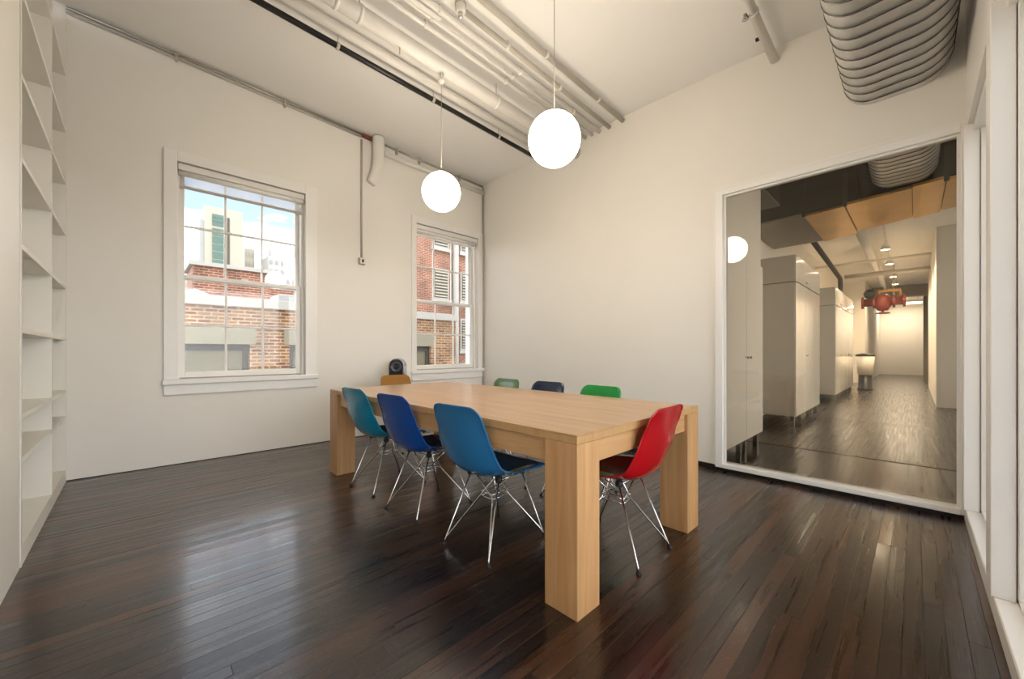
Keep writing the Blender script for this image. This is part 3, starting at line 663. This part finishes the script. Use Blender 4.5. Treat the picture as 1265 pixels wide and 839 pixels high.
# ------------------------------------------------------------------ spiral duct
def rrect(hw, hh, r, n=7):
    out = []
    for cx, cy, a0 in ((hw - r, hh - r, 0), (-hw + r, hh - r, 90), (-hw + r, -hh + r, 180), (hw - r, -hh + r, 270)):
        for k in range(n + 1):
            a = math.radians(a0 + 90 * k / n); out.append((cx + r * math.cos(a), cy + r * math.sin(a)))
    return out
def spiral_duct(x0, x1, yc, zc, hw, hh, label, pitch=0.115):
    d = empty('spiral_duct', ((x0 + x1) / 2, yc, zc - hh), label, 'duct')
    sec = rrect(hw, hh, 0.17); n = len(sec); bm = BM()
    xs = [x0, x1]; rings = [[bm.verts.new((x, yc + a, zc + b)) for a, b in sec] for x in xs]
    for a, b in zip(rings, rings[1:]):
        for k in range(n): bm.faces.new((a[k], a[(k + 1) % n], b[(k + 1) % n], b[k]))
    bm.faces.new(rings[0][::-1]); bm.faces.new(rings[-1])
    o = obj('duct_wall', bm, 'galvanized', d, True)
    o.data.polygons[-1].use_smooth = False; o.data.polygons[-2].use_smooth = False
    sec2 = rrect(hw + 0.002, hh + 0.002, 0.172); per = [0.0]
    for k in range(n): per.append(per[-1] + math.dist(sec2[k], sec2[(k + 1) % n]))
    pts = []; turns = int((x1 - x0) / pitch)
    for t in range(turns):
        for k in range(n): pts.append((x0 + pitch * (t + per[k] / per[-1]) + 0.005, yc + sec2[k][0], zc + sec2[k][1]))
    obj('spiral_seam', tube(BM(), pts, 0.0032, 5), 'seam_steel', d, True)
    return d
spiral_duct(0.35, XB - 0.001, 0.095, 3.09, 0.27, 0.215, 'galvanized spiral oval duct hanging inside the room under the ceiling')

# ------------------------------------------------------------------ speaker by the corner window
s = empty('floor_speaker', (2.43, 4.62, 0), 'black speaker with rounded top beside the corner window', 'speaker')
def arch(hw, h, base, n=14):
    return [(-hw, base), (hw, base)] + [(hw * math.cos(PI * k / n), h - hw + hw * math.sin(PI * k / n)) for k in range(n + 1)]
def arch_solid(hw, h, base, y0, y1):
    bm = BM(); P = arch(hw, h, base); a = [bm.verts.new((x, y0, z)) for x, z in P]; b = [bm.verts.new((x, y1, z)) for x, z in P]
    bm.faces.new(a); bm.faces.new(b[::-1])
    for k in range(len(P)): bm.faces.new((a[k], a[(k + 1) % len(P)], b[(k + 1) % len(P)], b[k]))
    return bm
obj('front_baffle', arch_solid(0.088, 0.985, 0.55, -0.10, -0.07), 'speaker_black', s, local=True)
obj('cabinet', arch_solid(0.096, 0.995, 0.54, -0.07, 0.12), 'speaker_silver', s, local=True)
for z, r in ((0.89, 0.066), (0.70, 0.05)):
    dv = obj('driver', lathe(BM(), [(r, 0), (r, 0.008), (r * 0.8, 0.008), (r * 0.72, 0.001), (0, -0.004)], (0, -0.10, z), 24, (0, -1, 0)), 'speaker_cone', s, True, local=True)
    obj('dust_cap', lathe(BM(), [(r * 0.3, 0.0), (r * 0.2, 0.007), (0, 0.010)], (0, -0.10, z), 16, (0, -1, 0)), 'speaker_black', dv, True, local=True)
obj('stand_post', tube(BM(), [(0, 0.02, 0.02), (0, 0.02, 0.54)], 0.022, 14), 'speaker_silver', s, True, local=True)
obj('stand_base', lathe(BM(), [(0, 0), (0.13, 0), (0.13, 0.012), (0.02, 0.022), (0, 0.022)], (0, 0.02, 0), 28), 'speaker_black', s, local=True)
s.rotation_euler = (0, 0, math.radians(-38))

# ------------------------------------------------------------------ corridor beyond the glass
HX0 = XB + 0.15; HZ = 3.5
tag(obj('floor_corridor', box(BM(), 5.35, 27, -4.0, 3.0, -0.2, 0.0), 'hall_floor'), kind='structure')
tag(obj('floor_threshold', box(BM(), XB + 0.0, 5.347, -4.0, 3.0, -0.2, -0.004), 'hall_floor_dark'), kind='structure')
tag(obj('ceiling_corridor', box(BM(), HX0, 27, -4.0, 3.0, HZ, 4.3), 'ceiling_paint'), kind='structure')
bm = BM()
box(bm, HX0, 14.4, 1.80, 2.0, 0, HZ); box(bm, 14.4, 17.2, 1.80, 2.0, 0, 0.55); box(bm, 14.4, 17.2, 1.80, 2.0, 2.7, HZ); box(bm, 17.2, 26, 1.80, 2.0, 0, HZ)
tag(obj('wall_corridor_left', bm, 'plaster'), kind='structure')
tag(obj('wall_corridor_front', box(BM(), XB, HX0 - 0.001, -2.8, -0.478, -0.1, HZ), 'plaster'), kind='structure')
tag(obj('wall_corridor_pier', box(BM(), HX0 + 0.001, 5.29, 1.26, 1.80, 2.075, HZ), 'plaster'), kind='structure')
tag(obj('wall_corridor_block', box(BM(), 11.2, 17.5, -2.6, -0.29, 0, HZ), 'plaster'), kind='structure')
bm = BM(); xs_ = HX0
for a_, b_ in ((4.2, 6.4), (6.6, 8.8), (9.0, 11.0)):
    box(bm, xs_, a_, -2.8, -2.6, 0, HZ); box(bm, a_, b_, -2.8, -2.6, 0, 0.4); box(bm, a_, b_, -2.8, -2.6, 3.2, HZ); xs_ = b_
box(bm, xs_, 27, -2.8, -2.6, 0, HZ)
tag(obj('wall_corridor_right', bm, 'plaster'), kind='structure')
for n_, (a_, b_) in enumerate(((4.2, 6.4), (6.6, 8.8), (9.0, 11.0))):  # windows added out of view to bring daylight onto the cabinets
    w = empty('window_%d' % (5 + n_), ((a_ + b_) / 2, -2.7, 0.4), 'unseen tall window added to light the corridor room', kind='structure')
    for x_ in (a_, (a_ + b_) / 2 - 0.025, b_ - 0.05): obj('frame_stile', box(BM(), x_, x_ + 0.05, -2.73, -2.67, 0.4, 3.2), 'trim_paint', w)
    for z_ in (0.4, 1.78, 3.15): obj('frame_rail', box(BM(), a_ + 0.05, b_ - 0.05, -2.725, -2.675, z_, z_ + 0.05), 'trim_paint', w)
    obj('pane', box(BM(), a_ + 0.05, b_ - 0.05, -2.702, -2.698, 0.45, 3.15), 'clear_glass', w)
tag(obj('wall_corridor_end', box(BM(), 25.8, 26.2, -2.6, 2.0, 0, HZ), 'plaster'), kind='structure')
tag(obj('wall_corridor_return', box(BM(), 18.0, 25.8, 1.18, 1.799, 0, HZ), 'plaster'), kind='structure')
tag(recenter(obj('square_column', box(BM(), 20.6, 21.0, -0.62, -0.22, 0.0, HZ, 0.01), 'stone')), 'beige square column far down the corridor', 'column')
tag(recenter(obj('ceiling_beam', box(BM(), 20.2, 20.6, -2.5, 1.15, 3.1, HZ - 0.001), 'taupe_sheet')), 'taupe beam crossing the far end of the corridor', 'beam')
# corridor window
w4 = empty('window_4', (15.8, 1.9, 0.55), 'bright corridor window with dark grid bars beyond the lockers', kind='structure')
bm = BM()
for k in range(7): box(bm, 14.4 + 2.77 * k / 6, 14.4 + 2.77 * k / 6 + 0.03, 1.82, 1.86, 0.55, 2.7)
obj('mullion', bm, 'dark_frame', w4)
bm = BM()
for k in range(6): box(bm, 14.4, 17.2, 1.865, 1.895, 0.55 + 2.12 * k / 5, 0.58 + 2.12 * k / 5)
obj('glazing_bar', bm, 'dark_frame', w4)
obj('pane', box(BM(), 14.4, 17.2, 1.90, 1.904, 0.55, 2.7), 'clear_glass', w4)

def cabinet(x0, x1, ndoor, tops, label, ztop=2.47, zs=2.085, dm='gloss_white', yf=1.20):
    c = empty('tall_cabinet', ((x0 + x1) / 2, 1.49, 0), label, 'cabinet')
    obj('carcass', box(BM(), x0, x1, yf, 1.795, 0.15, zs - 0.006 if tops else zs), 'cabinet_side_shade', c)
    if tops: obj('top_box', box(BM(), x0, x1, yf, 1.795, zs + 0.006, ztop), 'cabinet_side_shade', c)
    w = (x1 - x0) / ndoor
    for k in range(ndoor):
        a, b = x0 + w * k + 0.004, x0 + w * (k + 1) - 0.004
        d = obj('door', box(BM(), a, b, yf - 0.022, yf - 0.001, 0.15, zs - 0.008, 0.002), dm, c)
        hx = b - 0.05 if k % 2 == 0 else a + 0.05
        obj('handle', tube(BM(), [(hx, yf - 0.022, 1.02), (hx, yf - 0.055, 1.02)], 0.012, 10), 'chrome', d, True)
        if tops:
            d = obj('top_door', box(BM(), a, b, yf - 0.022, yf - 0.001, zs + 0.008, ztop, 0.002), 'gloss_white', c)
            obj('handle', tube(BM(), [(hx, yf - 0.022, zs + 0.05), (hx, yf - 0.05, zs + 0.05)], 0.012, 10), 'chrome', d, True)
        for xx in (a + 0.06, b - 0.10):
            obj('foot', box(BM(), xx, xx + 0.045, yf + 0.01, yf + 0.055, 0.0, 0.149), 'chrome', c)
    for xx in (x0 + 0.04, x1 - 0.09): obj('foot', box(BM(), xx, xx + 0.045, 1.70, 1.745, 0.0, 0.149), 'chrome', c)
    return c
cabinet(HX0 + 0.035, 5.28, 2, False, 'white two-door cabinet on feet right behind the glass panel', zs=2.07, dm='satin_white', yf=1.257)
cabinet(6.78, 8.78, 3, True, 'white glossy locker cabinet with top boxes standing under the rectangular duct')
cabinet(10.8, 14.2, 5, True, 'white glossy locker cabinet with top boxes next to the corridor window')

# ductwork beyond the glass
spiral_duct(HX0 + 0.002, 6.30, 0.09, 3.20, 0.27, 0.215, 'spiral oval duct beyond the glass joining the brass-coloured duct')
rd = empty('rectangular_duct', (7.2, 0.2, 2.95), 'large rectangular duct crossing the corridor with brass-toned underside, warm light put into its colour', 'duct')
def dx0(y): return 6.32 + 0.30 * max(-0.1, min(1.0, (y + 0.2) / 1.6)) * 1.2
def dx1(y): return 7.65 + 0.75 * max(-0.1, min(1.0, (y + 0.4) / 1.6))
ys = [-2.5, -0.62, -0.24, 0.02, 0.62, 1.06, 1.79]
mats = ['brass_warm_lit'] * 5 + ['taupe_sheet']
for i, (a, b) in enumerate(zip(ys, ys[1:])):
    z0 = 2.95 + (0.0 if i != 4 else -0.02)
    dzm = [0.0, 0.02, -0.01, 0.015, 0.0, 0.0][i]
    bm = BM(); P = [(dx0(a), a + 0.004), (dx1(a), a + 0.004), (dx1(b), b - 0.004), (dx0(b), b - 0.004)]
    prism(bm, P, lambda x, y: z0 + dzm * (x - 7) * 3 * 0.3, lambda x, y: z0 + 0.03 + dzm * (x - 7) * 0.9)
    obj('bottom_sheet', bm, mats[i], rd)
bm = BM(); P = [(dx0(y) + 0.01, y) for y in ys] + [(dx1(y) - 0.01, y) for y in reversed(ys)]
prism(bm, P, 2.985, HZ - 0.002); obj('duct_wall', bm, 'shaded_sheet', rd)
bm = BM()
for yy in (-0.62, -0.24, 0.62, 1.06): box(bm, dx0(yy) - 0.012, dx0(yy) + 0.02, yy - 0.02, yy + 0.02, 2.93, HZ - 0.004)
obj('flange', bm, 'shaded_sheet', rd)
tag(recenter(obj('duct_box', box(BM(), 5.30, 6.2, 1.25, 1.79, 3.02, HZ - 0.002, 0.01), 'shaded_sheet')), 'dark sheet-metal duct box under the corridor ceiling', 'duct')

# corridor pipes, track lights, red valve
wallpipe('corridor_pipe', 'white pipe along the corridor ceiling beyond the rectangular duct', [(8.6, 0.72, 3.33), (20.1, 0.72, 3.33)], 0.07, 'white_metal', 14)
wallpipe('corridor_pipe', 'dark pipe along the top of the white lockers', [(8.5, 1.45, 3.42), (13.3, 1.36, 3.0), (13.4, 1.36, 2.62), (14.6, 1.36, 2.6)], 0.05, 'black_pipe', 10)
tr = empty('light_track', (12, 0.44, HZ), 'white ceiling light track in the corridor', 'light track')
obj('rail', box(BM(), 9.0, 19.0, 0.425, 0.455, HZ - 0.05, HZ - 0.002), 'white_metal', tr)
for i, x in enumerate((11.6, 13.6, 16.0, 17.8)):
    t = empty('track_spotlight', (x, 0.44, 3.28), ('track spotlight next to the brass-toned duct', 'track spotlight second from the brass-toned duct', 'track spotlight just past the red sprinkler valve', 'track spotlight furthest from the brass-toned duct')[i], 'spotlight', 'corridor track spotlights')
    obj('stem', tube(BM(), [(x, 0.44, HZ - 0.05), (x, 0.44, 3.38)], 0.012, 8), 'white_metal', t)
    obj('can', lathe(BM(), [(0, 0.12), (0.05, 0.12), (0.085, 0.02), (0.09, 0.0), (0.078, 0.0), (0.07, 0.012), (0, 0.012)], (x, 0.44, 3.27), 20), 'white_metal', t, True)
    obj('lamp_face', lathe(BM(), [(0, -0.004), (0.068, -0.004), (0.068, 0.004), (0, 0.004)], (x, 0.44, 3.272), 20), 'lamp_face', t)
    ld = bpy.data.lights.new('spot_light', 'SPOT'); ld.energy = TRACK_LIGHT * 2.2; ld.spot_size = math.radians(150); ld.spot_blend = 0.8; ld.shadow_soft_size = 0.07; ld.color = (1, 0.9, 0.74)
    lo = bpy.data.objects.new('spot_light', ld); COL.objects.link(lo); lo.parent = t; lo.location = (0, 0, -0.03)
VX, VZ = 15.0, 2.47
rv = empty('sprinkler_valve', (VX, 0.6, VZ - 0.3), 'red iron sprinkler valve manifold hanging in the corridor', 'valve')
obj('main_pipe', tube(BM(), [(VX, 1.06, VZ), (VX, 0.16, VZ)], 0.11, 14), 'red_iron', rv, True)
for yy in (1.06, 0.82, 0.42, 0.22): obj('pipe_flange', tube(BM(), [(VX, yy, VZ), (VX, yy - 0.05, VZ)], 0.17, 16), 'red_iron', rv)
obj('valve_body', lathe(BM(), [(0, -0.24), (0.11, -0.24), (0.19, -0.08), (0.19, 0.1), (0.1, 0.2), (0, 0.2)], (VX, 0.62, VZ), 16), 'red_iron', rv, True)
obj('handwheel', lathe(BM(), [(0.12, 0), (0.15, 0.0), (0.15, 0.03), (0.12, 0.03)], (VX, 0.62, VZ - 0.33), 18), 'red_iron', rv, True)
obj('wheel_stem', tube(BM(), [(VX, 0.62, VZ - 0.22), (VX, 0.62, VZ - 0.33)], 0.03, 8), 'red_iron', rv)
obj('gauge', lathe(BM(), [(0, 0), (0.13, 0), (0.13, 0.07), (0, 0.08)], (VX - 0.14, 0.88, VZ + 0.22), 18, (-1, 0, 0)), 'black_pipe', rv, True)
obj('bypass_pipe', tube(BM(), [(VX, 0.70, VZ + 0.1), (VX, 0.70, VZ + 0.3), (VX, 0.28, VZ + 0.3), (VX, 0.28, VZ + 0.1)], 0.045, 10), 'brass_warm_lit', rv, True)
obj('hanger_rod', tube(BM(), [(VX, 0.4, VZ + 0.1), (VX, 0.4, HZ - 0.001)], 0.012, 6), 'taupe_pipe', rv)
wallpipe('corridor_pipe', 'taupe pipe crossing the corridor above the red valve', [(13.0, 1.25, 2.98), (13.0, -0.25, 2.98)], 0.05, 'taupe_pipe', 10)
wallpipe('corridor_pipe', 'thin white pipe crossing the corridor near the ceiling', [(12.4, 1.75, 3.2), (12.4, -0.25, 3.2)], 0.03, 'white_metal', 10)
sl = empty('strip_light', (24.6, 0.3, 3.2), 'bright linear ceiling light at the far end of the corridor', 'strip light')
obj('housing', box(BM(), 24.5, 24.8, -0.25, 0.95, 3.26, 3.32), 'white_metal', sl)
obj('tube_lamp', box(BM(), 24.52, 24.78, -0.22, 0.92, 3.20, 3.259, 0.01), 'lamp_face', sl)
for yy in (-0.1, 0.8): obj('hanger_rod', tube(BM(), [(24.65, yy, 3.32), (24.65, yy, HZ - 0.001)], 0.01, 6), 'white_metal', sl)
ld = bpy.data.lights.new('strip_lamp', 'AREA'); ld.shape = 'RECTANGLE'; ld.size = 0.26; ld.size_y = 1.1; ld.energy = 26; ld.color = (1, 0.95, 0.88)
lo = bpy.data.objects.new('strip_lamp', ld); COL.objects.link(lo); lo.parent = sl; lo.location = (0.05, 0.05, -0.004)
bn = empty('trash_bin', (14.9, 0.98, 0), 'white bin with dark lid standing past the lockers', 'bin')
obj('bin_body', lathe(BM(), [(0, 0.42), (0.16, 0.42), (0.21, 0.95), (0.20, 0.95), (0.15, 0.44), (0, 0.44)], (14.9, 0.98, 0), 20), 'bin_white', bn, True)
obj('stand', lathe(BM(), [(0, 0), (0.17, 0), (0.17, 0.03), (0.15, 0.05), (0.145, 0.42), (0, 0.42)], (14.9, 0.98, 0), 16), 'dark_base', bn, True)
obj('lid', lathe(BM(), [(0, 0.952), (0.215, 0.952), (0.20, 1.0), (0.06, 1.03), (0, 1.03)], (14.9, 0.98, 0), 20), 'dark_base', bn, True)

# ------------------------------------------------------------------ outside: rooftops across the street
FY = 11.0
bl = empty('tan_brick_building', (1, FY, -6), 'low tan brick building with stone coping across from the windows', 'building')
wins = [(-0.7, 1.98), (2.82, 4.45), (5.35, 6.98)]
bm = BM(); xs = -8.0
for a, b in wins:
    box(bm, xs, a, FY, FY + 0.4, -6, 2.12); box(bm, a, b, FY, FY + 0.4, 1.25, 2.12); box(bm, a, b, FY, FY + 0.4, -6, -0.6); xs = b
box(bm, xs, 7.95, FY, FY + 0.4, -6, 2.12); box(bm, 7.55, 7.95, FY + 0.4, 20, -6, 2.12)
obj('wall', bm, 'tan_brick', bl)
obj('coping', box(BM(), -8.05, 8.0, FY - 0.10, FY + 0.45, 2.12, 2.34, 0.01), 'stone_white', bl)
obj('roof', box(BM(), -8.0, 7.5, FY + 0.45, 21, 1.4, 1.6), 'roof_tar', bl)
for a, b in wins:
    obj('lintel', box(BM(), a - 0.12, b + 0.12, FY - 0.03, FY + 0.1, 1.25, 1.68, 0.006), 'stone', bl)
    w = obj('window', box(BM(), a, b, FY + 0.12, FY + 0.20, 1.10, 1.25), 'dark_frame', bl)
    obj('frame_bar', box(BM(), a, a + 0.12, FY + 0.12, FY + 0.2, -0.6, 1.10), 'dark_frame', w); obj('frame_bar', box(BM(), b - 0.12, b, FY + 0.12, FY + 0.2, -0.6, 1.10), 'dark_frame', w)
    obj('frame_bar', box(BM(), (a + b) / 2 - 0.04, (a + b) / 2 + 0.04, FY + 0.12, FY + 0.2, -0.6, 1.10), 'dark_frame', w)
    obj('pane', box(BM(), a + 0.12, (a + b) / 2 - 0.04, FY + 0.18, FY + 0.19, -0.6, 1.10), 'old_glass', w); obj('pane', box(BM(), (a + b) / 2 + 0.04, b - 0.12, FY + 0.18, FY + 0.19, -0.6, 1.10), 'old_glass', w)
bh = empty('roof_bulkhead', (2.4, 16.5, 1.6), 'brick rooftop bulkhead with pale coping on the tan brick building', 'bulkhead')
obj('wall', box(BM(), 1.35, 3.5, 16.0, 18.0, 1.6, 3.85), 'red_brick', bh)
obj('coping', box(BM(), 1.25, 3.6, 15.9, 18.1, 3.85, 3.98), 'stone_white', bh)
obj('low_wall', box(BM(), 3.5, 4.3, 16.2, 17.8, 1.6, 3.35), 'red_brick', bh)
for (x, yy, r, h, lb) in ((1.1, 12.6, 0.28, 0.95, 'white rooftop vent drum near the bulkhead edge'), (2.35, 12.9, 0.22, 0.85, 'slim white rooftop vent drum behind the coping')):
    v = empty('roof_vent', (x, yy, 1.6), lb, 'roof vent')
    obj('drum', lathe(BM(), [(0, 0), (r * 0.6, 0), (r * 0.6, h * 0.6), (r, h * 0.7), (r, h), (0, h + 0.12)], (x, yy, 1.6), 20), 'stone_white', v, True)
ac = empty('rooftop_unit', (3.6, 13.0, 1.601), 'pale rooftop cooling unit with dark grille behind the coping', 'cooling unit')
obj('casing', box(BM(), 3.0, 4.3, 12.8, 13.8, 1.601, 2.75, 0.02), 'far_grey', ac); obj('grille', box(BM(), 3.15, 4.15, 12.77, 12.8, 2.35, 2.55), 'dark_frame', ac)

tw = empty('far_tower', (26, 200, -10), 'pale stone tower with dark green window strip in the distance', 'building')
obj('wall', box(BM(), 20.6, 33.4, 200, 216, -10, 60.5), 'far_tower', tw)
obj('shaft_side', box(BM(), 19.0, 20.6, 202, 214, -10, 55), 'far_grey', tw)
for k in range(5):
    w = obj('window', box(BM(), 23.0, 27.2, 199.6, 200, 36.2 + k * 3.2, 38.9 + k * 3.2), 'far_glass', tw)
for k in range(3):
    w = obj('window', box(BM(), 23.0, 27.2, 199.6, 200, 52.8 + k * 1.65, 54.2 + k * 1.65), 'far_glass', tw)
obj('window_recess', box(BM(), 28.0, 28.8, 199.7, 200, 36, 57), 'dark_frame', tw)
def far_block(nm, x0, x1, z1, y0, lb, mat='far_grey', nw=5):
    b = empty(nm, ((x0 + x1) / 2, y0, -10), lb, 'building')
    obj('wall', box(BM(), x0, x1, y0, y0 + 14, -10, z1), mat, b)
    for r in range(5):
        for k in range(nw):
            a = x0 + (x1 - x0) * (k + 0.25) / nw; obj('window', box(BM(), a, a + (x1 - x0) * 0.45 / nw, y0 - 0.2, y0, z1 - 4 - r * 4.2, z1 - 2 - r * 4.2), 'roof_tar', b)
    return b
fb = far_block('far_building', 45, 57, 46, 210, 'wide pale apartment block with a rooftop tank house in the distance')
obj('roof_house', box(BM(), 47, 51.5, 214, 219, 46, 51.5), 'far_grey', fb)
far_block('far_building', 37.5, 41.5, 50, 220, 'slim pale tower between the stone tower and the wide block', 'far_tower', 3)
far_block('far_building', 6, 16, 30, 200, 'low pale block left of the stone tower in the distance', 'far_tower', 4)

RY = 16.0
rb = empty('red_brick_building', (12, RY, -8), 'tall red brick building with white sills seen through the corner window', 'building')
obj('wall', box(BM(), 8.6, 22, RY, RY + 6, -8, 14), 'red_brick', rb)
def rwin(x0, x1, z0, z1, lou=True):
    w = obj('window', box(BM(), x0, x1, RY - 0.04, RY + 0.0, z0, z1), 'stone_white', rb)
    m = 0.10; n = max(4, int((z1 - z0) / 0.16))
    obj('pane', box(BM(), x0 + m, x1 - m, RY - 0.06, RY - 0.041, z0 + m, z1 - m), 'dark_frame', w)
    if lou:
        for k in range(n):
            zz = z0 + m + (z1 - z0 - 2 * m) * (k + 0.2) / n; obj('slat', box(BM(), x0 + m, x1 - m, RY - 0.10, RY - 0.061, zz, zz + (z1 - z0 - 2 * m) * 0.5 / n), 'louver', w)
    obj('window_sill', box(BM(), x0 - 0.12, x1 + 0.12, RY - 0.16, RY, z0 - 0.16, z0), 'stone_white', w)
for (x0, x1) in ((10.22, 11.15), (11.84, 12.75), (14.0, 14.95)):
    for z0, z1 in ((-1.3, 0.5), (1.15, 2.75), (3.6, 5.1), (6.1, 7.6), (8.7, 10.2)): rwin(x0, x1, z0, z1)
dp = obj('downpipe', tube(BM(), [(11.48, RY - 0.14, -8), (11.48, RY - 0.14, 13.5)], 0.15, 10), 'stone_white', rb, True)
tag(obj('ground_street', box(BM(), -250, 250, -250, 260, -10.2, -10), 'pavement'), kind='structure')
